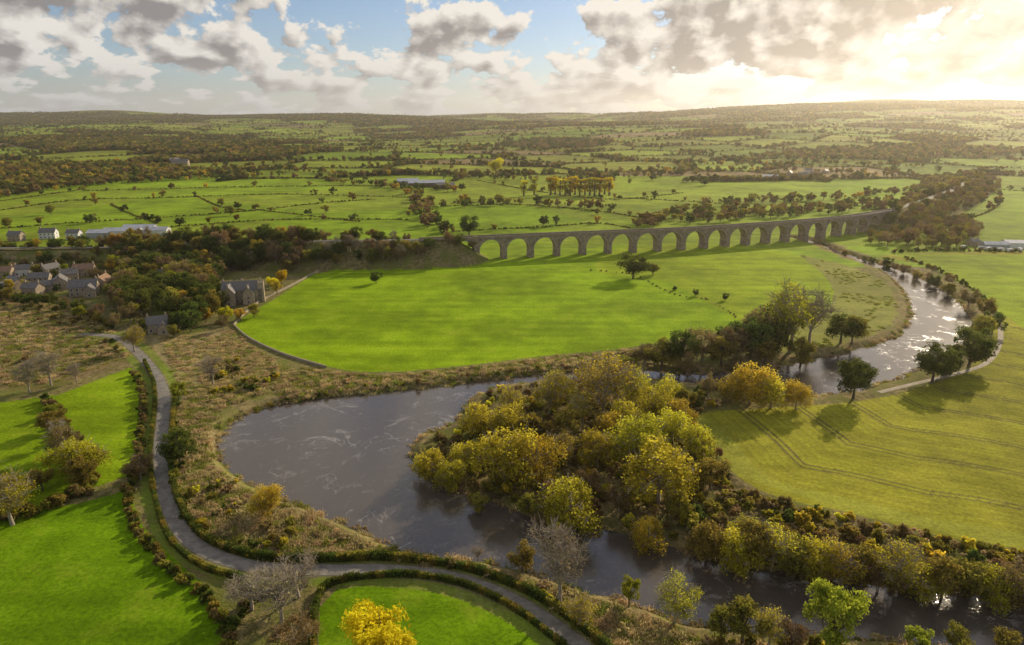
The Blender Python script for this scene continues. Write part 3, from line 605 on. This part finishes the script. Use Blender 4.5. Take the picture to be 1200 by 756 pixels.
# ---------------------------------------------------------------- buildings
WM={'stone':simple('house_stone',(.48,.38,.27),(.30,.24,.17),.8,.9,.1),'white':simple('white_render',(.78,.76,.72),(.66,.64,.6),.5),'clad':simple('grey_cladding',(.42,.42,.42),(.32,.32,.32),.3),'dark':simple('dark_timber',(.18,.14,.10),None,1)}
RM={'slate':simple('slate_roof',(.22,.20,.185),(.13,.12,.11),1.2,.6,.3),'tile':simple('tile_roof',(.36,.22,.14),(.24,.15,.09),1.2),'metal':simple('metal_roof',(.55,.56,.58),(.4,.4,.42),.2,.45,.5)}
glass=simple('window_glass',(.03,.035,.045),(.02,.02,.03),1,.1,.8); frame=simple('window_frame',(.75,.74,.7),None,1)
def boxv(V,Fc,x0,x1,y0,y1,z0,z1):
    b=len(V); V+=[(x0,y0,z0),(x1,y0,z0),(x1,y1,z0),(x0,y1,z0),(x0,y0,z1),(x1,y0,z1),(x1,y1,z1),(x0,y1,z1)]
    Fc+= [tuple(b+i for i in f) for f in((3,2,1,0),(4,5,6,7),(0,1,5,4),(1,2,6,5),(2,3,7,6),(3,0,4,7))]
def block(par,L,Wd,hw,hr,wm,rm,ox=0,oy=0,win=True,chim=2,turn=False):
    T=(lambda x,y,z:(ox-y,oy+x,z)) if turn else (lambda x,y,z:(ox+x,oy+y,z))
    tv=lambda V:[T(*p) for p in V]
    l,w=L/2,Wd/2
    V=[(-l,-w,-1),(l,-w,-1),(l,w,-1),(-l,w,-1),(-l,-w,hw),(l,-w,hw),(l,w,hw),(-l,w,hw),(-l,0,hw+hr),(l,0,hw+hr)]
    meshobj('walls',tv(V),[(0,1,5,4),(2,3,7,6),(1,2,6,9,5),(3,0,4,8,7)],[WM[wm]],par)
    e=.4;sl=hr/w; t=.22
    V=[(-l-e,-w-e,hw-e*sl+.05),(l+e,-w-e,hw-e*sl+.05),(l+e,0,hw+hr+.05),(-l-e,0,hw+hr+.05),(l+e,w+e,hw-e*sl+.05),(-l-e,w+e,hw-e*sl+.05)]
    V+=[(a,b,c+t) for a,b,c in V]
    meshobj('roof',tv(V),[(6,7,8,9),(9,8,10,11),(0,3,2,1),(3,5,4,2),(0,1,7,6),(1,2,8,7),(2,4,10,8),(4,5,11,10),(5,3,9,11),(3,0,6,9)],[RM[rm]],par)
    if win:
        gv,gf,fv,ff=[],[],[],[]
        nw=max(2,int(L/3.2)); st=max(1,int(hw/2.6))
        for s_ in range(st):
            for i in range(nw):
                x=-l+(i+.5)*L/nw
                for sg in(-1,1):
                    if s_==0 and i==nw//2 and sg==-1: continue
                    z=.9+s_*2.7; y=sg*w
                    boxv(fv,ff,x-.6,x+.6,min(y,y+sg*.05),max(y,y+sg*.05),z-.1,z+1.35); boxv(gv,gf,x-.48,x+.48,min(y,y+sg*.08),max(y,y+sg*.08),z,z+1.25)
            for sg in(-1,1):
                x=sg*l; z=.9+s_*2.7; boxv(fv,ff,min(x,x+sg*.05),max(x,x+sg*.05),-.6,.6,z-.1,z+1.35); boxv(gv,gf,min(x,x+sg*.08),max(x,x+sg*.08),-.48,.48,z,z+1.25)
        meshobj('window_frames',tv(fv),ff,[frame],par); meshobj('windows',tv(gv),gf,[glass],par)
        dv,df=[],[]; x=-l+(nw//2+.5)*L/nw; boxv(dv,df,x-.5,x+.5,-w-.07,-w,0,2.1); meshobj('door',tv(dv),df,[WM['dark']],par)
    if chim:
        cv,cf_=[],[]
        for i in range(chim):
            x=(-l+.6) if i==0 else (l-.6 if i==1 else 0); boxv(cv,cf_,x-.5,x+.5,-.4,.4,hw+hr-1,hw+hr+1.4)
            for q in(-.22,.22): boxv(cv,cf_,x+q-.14,x+q+.14,-.14,.14,hw+hr+1.4,hw+hr+1.9)
        meshobj('chimneys',tv(cv),cf_,[WM['stone']],par)
def house(name,u,v,rot,L=12,Wd=7.5,hw=5.2,hr=3,wm='stone',rm='slate',win=True,chim=2,ext=False,hill=False):
    x,y=P(u,v) if hill else P(u,v,0)
    e=empty(name,(x,y,Hs(x,y)),math.radians(rot)); block(e,L,Wd,hw,hr,wm,rm,win=win,chim=chim)
    if ext: block(e,Wd*.9,Wd*.75,hw*.8,hr*.75,wm,rm,ox=L*.28,oy=-Wd*.75,chim=0,turn=True)
    return e
for a in [('stone_house',100,345,20,16,9,6,4,'stone','slate',True,2,True),('stone_house',72,338,-60,13,8.5,5.6,3.6,'stone','slate',True,2,True),('stone_house',122,338,100,13,8.5,5.6,3.6,'stone','tile'),('stone_house',48,333,15,13,8),('stone_house',20,337,-30,13,9,5,3,'stone','slate',True,2,True),('cottage',60,322,70,12,8),('cottage',100,322,10,14,8,5,3.2,'stone','tile'),('cottage',30,322,20,12,8,4.8,2.8,'white','slate'),('cottage',82,328,30,11,8,5,3,'stone','slate'),('cottage',5,325,10,13,8,5,3,'stone','tile'),('cottage',40,345,-10,11,7.5,5,3),
 ('stone_house',186,388,25,10,7.5,5,3.4,'stone','slate',True,2,True),('cottage',-30,330,0),('cottage',168,338,20,11,8),('cottage',185,330,-20,12,8,5.5,3.5,'stone','slate'),
 ('white_house',58,279,10,14,9,6,3.5,'white','slate'),('white_house',20,282,0,12,8,6,3,'stone','slate'),('white_house',88,280,0,12,8,6,3,'white','slate')]: house(*a)
for a in [('barn',145,277,4,34,14,6,2.5,'white','metal',False,0),('barn',185,276,4,22,12,6,2.5,'white','metal',False,0),('barn',165,273,4,30,13,6,2.5,'clad','metal',False,0),('barn',118,278,4,20,13,5,2.5,'clad','metal',False,0),('barn',500,219,8,60,22,7,4,'dark','metal',False,0),('barn',478,216,8,36,20,6,4,'clad','metal',False,0),('barn',522,221,8,30,18,6,3.5,'dark','slate',False,0),
 ('mansion',212,196,10,34,16,12,5,'stone','slate'),('white_house',205,192,60,22,12,9,4,'white','slate'),
 ('farmhouse',940,208,10,18,9,6,3.5,'stone','slate'),('farmhouse',925,206,60,16,9,6,3.5,'stone','slate'),('farmhouse',955,207,-20,18,9,6,3.5,'stone','tile'),('farmhouse',947,203,10,16,9,6,3.5,'white','slate'),('barn',900,210,0,34,14,5,3,'clad','metal',False,0),('farmhouse',967,204,40,14,9,6,3.5,'stone','slate'),
 ('barn',1165,291,-8,20,9,4,2,'clad','metal',False,0),('barn',1192,290,-8,24,10,4.5,2,'white','metal',False,0),('cottage',1140,288,20,10,7,4,2.5,'stone','slate')]: house(*a,hill=a[2]<270)
# manor with tower
x,y=P(286,353,0); e=empty('manor_house',(x,y,Hs(x,y)),math.radians(14))
block(e,23,10,8.5,4.5,'stone','slate',chim=3); block(e,13,7,8,4.2,'stone','slate',ox=-7,oy=-5,chim=1,turn=True); block(e,11,6.5,7.2,3.8,'stone','slate',ox=4,oy=-4.5,chim=1,turn=True)
V=[];Fc=[]; boxv(V,Fc,9.5,13,-5,-1.2,-1,12.5)
for i in range(3):
    for j in(0,1): boxv(V,Fc,9.5+i*1.35,10.2+i*1.35,-5+j*3.1,-4.3+j*3.1,12.5,13.2)
meshobj('tower',V,Fc,[WM['stone']],e)
# caravans near right-hand farm
def caravan(u,v,rot):
    x,y=P(u,v,0); e=empty('parked_caravan',(x,y,Hs(x,y)),math.radians(rot)); V=[];Fc=[]
    prof=[(-2.8,.5),(-2.9,1.4),(-2.5,2.5),(2.4,2.6),(2.9,1.5),(2.8,.5)]
    V=[(a,-1.1,b) for a,b in prof]+[(a,1.1,b) for a,b in prof]
    Fc=[tuple(range(6)),tuple(range(11,5,-1))]+[(i,i+6,(i+1)%6+6,(i+1)%6) for i in range(6)]
    meshobj('body',V,Fc,[WM['white']],e)
    V=[];Fc=[]; boxv(V,Fc,-1.8,-.4,-1.13,1.13,1.4,2.1); boxv(V,Fc,.5,1.8,-1.13,1.13,1.4,2.1); boxv(V,Fc,-.4,.4,-1.15,1.15,0,.6); meshobj('windows_and_wheels',V,Fc,[glass],e)
for u,v,r_ in [(1150,292,5),(1158,293,20),(1172,294,0),(1183,295,10),(1195,294,80),(1128,291,15)]: caravan(u,v,r_)
# ---------------------------------------------------------------- haze volume
V=[];Fc=[]; boxv(V,Fc,-14000,14000,-3000,14000,-60,520)
hz=meshobj('atmospheric_haze',V,Fc); m,nt=newmat('valley_haze'); n=N(nt); vsn=n.node('ShaderNodeVolumeScatter'); vsn.inputs['Color'].default_value=(1,.90,.76,1); vsn.inputs['Density'].default_value=.000055; vsn.inputs['Anisotropy'].default_value=.65
o=n.node('ShaderNodeOutputMaterial'); nt.links.new(vsn.outputs[0],o.inputs['Volume']); hz.data.materials.append(m)
# ---------------------------------------------------------------- sky
w=bpy.data.worlds.new('World'); scene.world=w; w.use_nodes=True; nt=w.node_tree; nt.nodes.clear(); n=N(nt)
S=Vector((math.sin(SUN_AZ)*math.cos(SUN_EL),math.cos(SUN_AZ)*math.cos(SUN_EL),math.sin(SUN_EL)))
sky=n.node('ShaderNodeTexSky'); sky.sky_type='NISHITA'; sky.sun_disc=False; sky.sun_elevation=SUN_EL; sky.sun_rotation=SUN_AZ; sky.air_density=1.; sky.dust_density=.3; sky.ozone_density=2.
bg1=n.node('ShaderNodeBackground'); sk=n.mix(1.,sky.outputs[0],(.88,.95,1.1),'MULTIPLY'); nt.links.new(sk,bg1.inputs[0]); bg1.inputs[1].default_value=.09
d=n.coord('Generated'); sx=n.node('ShaderNodeSeparateXYZ'); nt.links.new(d,sx.inputs[0]); X,Y,Z=sx.outputs
az=n.math('ARCTAN2',X,Y); el=n.math('MAXIMUM',Z,0.)
ly=n.math('MULTIPLY',n.math('LOGARITHM',n.math('ADD',el,.06),math.e),2.6)
def cv(dx,dy,ks=1.):
    c=n.node('ShaderNodeCombineXYZ'); n.put(c.inputs[0],n.math('MULTIPLY_ADD',az,11.*ks,dx)); n.put(c.inputs[1],n.math('MULTIPLY_ADD',ly,ks,dy)); c.inputs[2].default_value=3.7; return c.outputs[0]
def blob(a0,e0,ra_,re_,amp):
    da=n.math('DIVIDE',n.math('SUBTRACT',az,a0),ra_); de=n.math('DIVIDE',n.math('SUBTRACT',el,e0),re_)
    q=n.math('ADD',n.math('MULTIPLY',da,da),n.math('MULTIPLY',de,de)); return n.math('MULTIPLY',n.math('EXPONENT',n.math('MULTIPLY',q,-1.)),amp)
n1=n.noise(cv(0,0),1.5,12,.60); n2=n.noise(cv(.10,.13),1.5,12,.60)
s1=n.noise(cv(0,0),1.5,3,.5); s2=n.noise(cv(.14,.22),1.5,3,.5)
dens=n.math('MULTIPLY_ADD',n.math('SUBTRACT',n.noise(cv(5.,2.,.35),1.,2),.5),.5,n1)
for b_ in [(.30,.12,.19,.045,.20),(-.42,.085,.13,.022,.11),(-.62,.135,.16,.03,.14),(-.07,.115,.06,.03,.13),(-.22,.15,.10,.03,-.16),(.06,.15,.05,.03,-.10),(.60,.09,.10,.06,.12),(-.17,.085,.07,.015,.07),(.12,.08,.1,.012,.06)]:
    dens=n.math('ADD',dens,blob(*b_))
mask=n.ramp(dens,.485,.545)
lit=n.math('ADD',n.math('MULTIPLY',n.math('SUBTRACT',n1,n2),3.4),n.math('MULTIPLY',n.math('SUBTRACT',s1,s2),3.2))
core=n.ramp(dens,.53,.72)
lit=n.math('SUBTRACT',n.math('ADD',lit,.78),n.math('MULTIPLY',core,.70),clamp=True)
dt=n.node('ShaderNodeVectorMath',operation='DOT_PRODUCT'); nt.links.new(d,dt.inputs[0]); dt.inputs[1].default_value=S
dp=n.math('MAXIMUM',dt.outputs['Value'],0.)
glow=n.math('POWER',dp,30.)
cc=n.mix(lit,(.30,.28,.28),(.97,.91,.82))
cc=n.mix(n.math('MULTIPLY',glow,.5),cc,(1.0,.80,.55))
bg2=n.node('ShaderNodeBackground'); n.put(bg2.inputs[0],cc); bg2.inputs[1].default_value=.9
mx=n.node('ShaderNodeMixShader'); n.put(mx.inputs[0],mask); nt.links.new(bg1.outputs[0],mx.inputs[1]); nt.links.new(bg2.outputs[0],mx.inputs[2])
hc=n.mix(n.math('POWER',dp,10.),(.58,.55,.52),(.80,.64,.45)); bg3=n.node('ShaderNodeBackground'); n.put(bg3.inputs[0],hc); bg3.inputs[1].default_value=.9
hf=n.math('MULTIPLY',n.math('POWER',n.math('SUBTRACT',1.,n.ramp(el,0,.10,sm=False)),2.2),.82)
hf=n.math('MAXIMUM',hf,n.math('MULTIPLY',glow,.7))
mx2=n.node('ShaderNodeMixShader'); n.put(mx2.inputs[0],hf); nt.links.new(mx.outputs[0],mx2.inputs[1]); nt.links.new(bg3.outputs[0],mx2.inputs[2])
o=n.node('ShaderNodeOutputWorld'); nt.links.new(mx2.outputs[0],o.inputs[0])
L=bpy.data.lights.new('sun','SUN'); L.energy=5.; L.angle=math.radians(.5); L.color=(1.,.84,.60); lo=bpy.data.objects.new('sun',L); lo.rotation_euler=S.to_track_quat('Z','Y').to_euler(); scene.collection.objects.link(lo)
cam=bpy.data.cameras.new('camera'); cam.sensor_width=36; cam.lens=24; cam.clip_end=40000; cam.clip_start=1
co=bpy.data.objects.new('camera',cam); co.location=(0,0,CAMH); co.rotation_euler=(math.pi/2-PITCH,0,0); scene.collection.objects.link(co); scene.camera=co
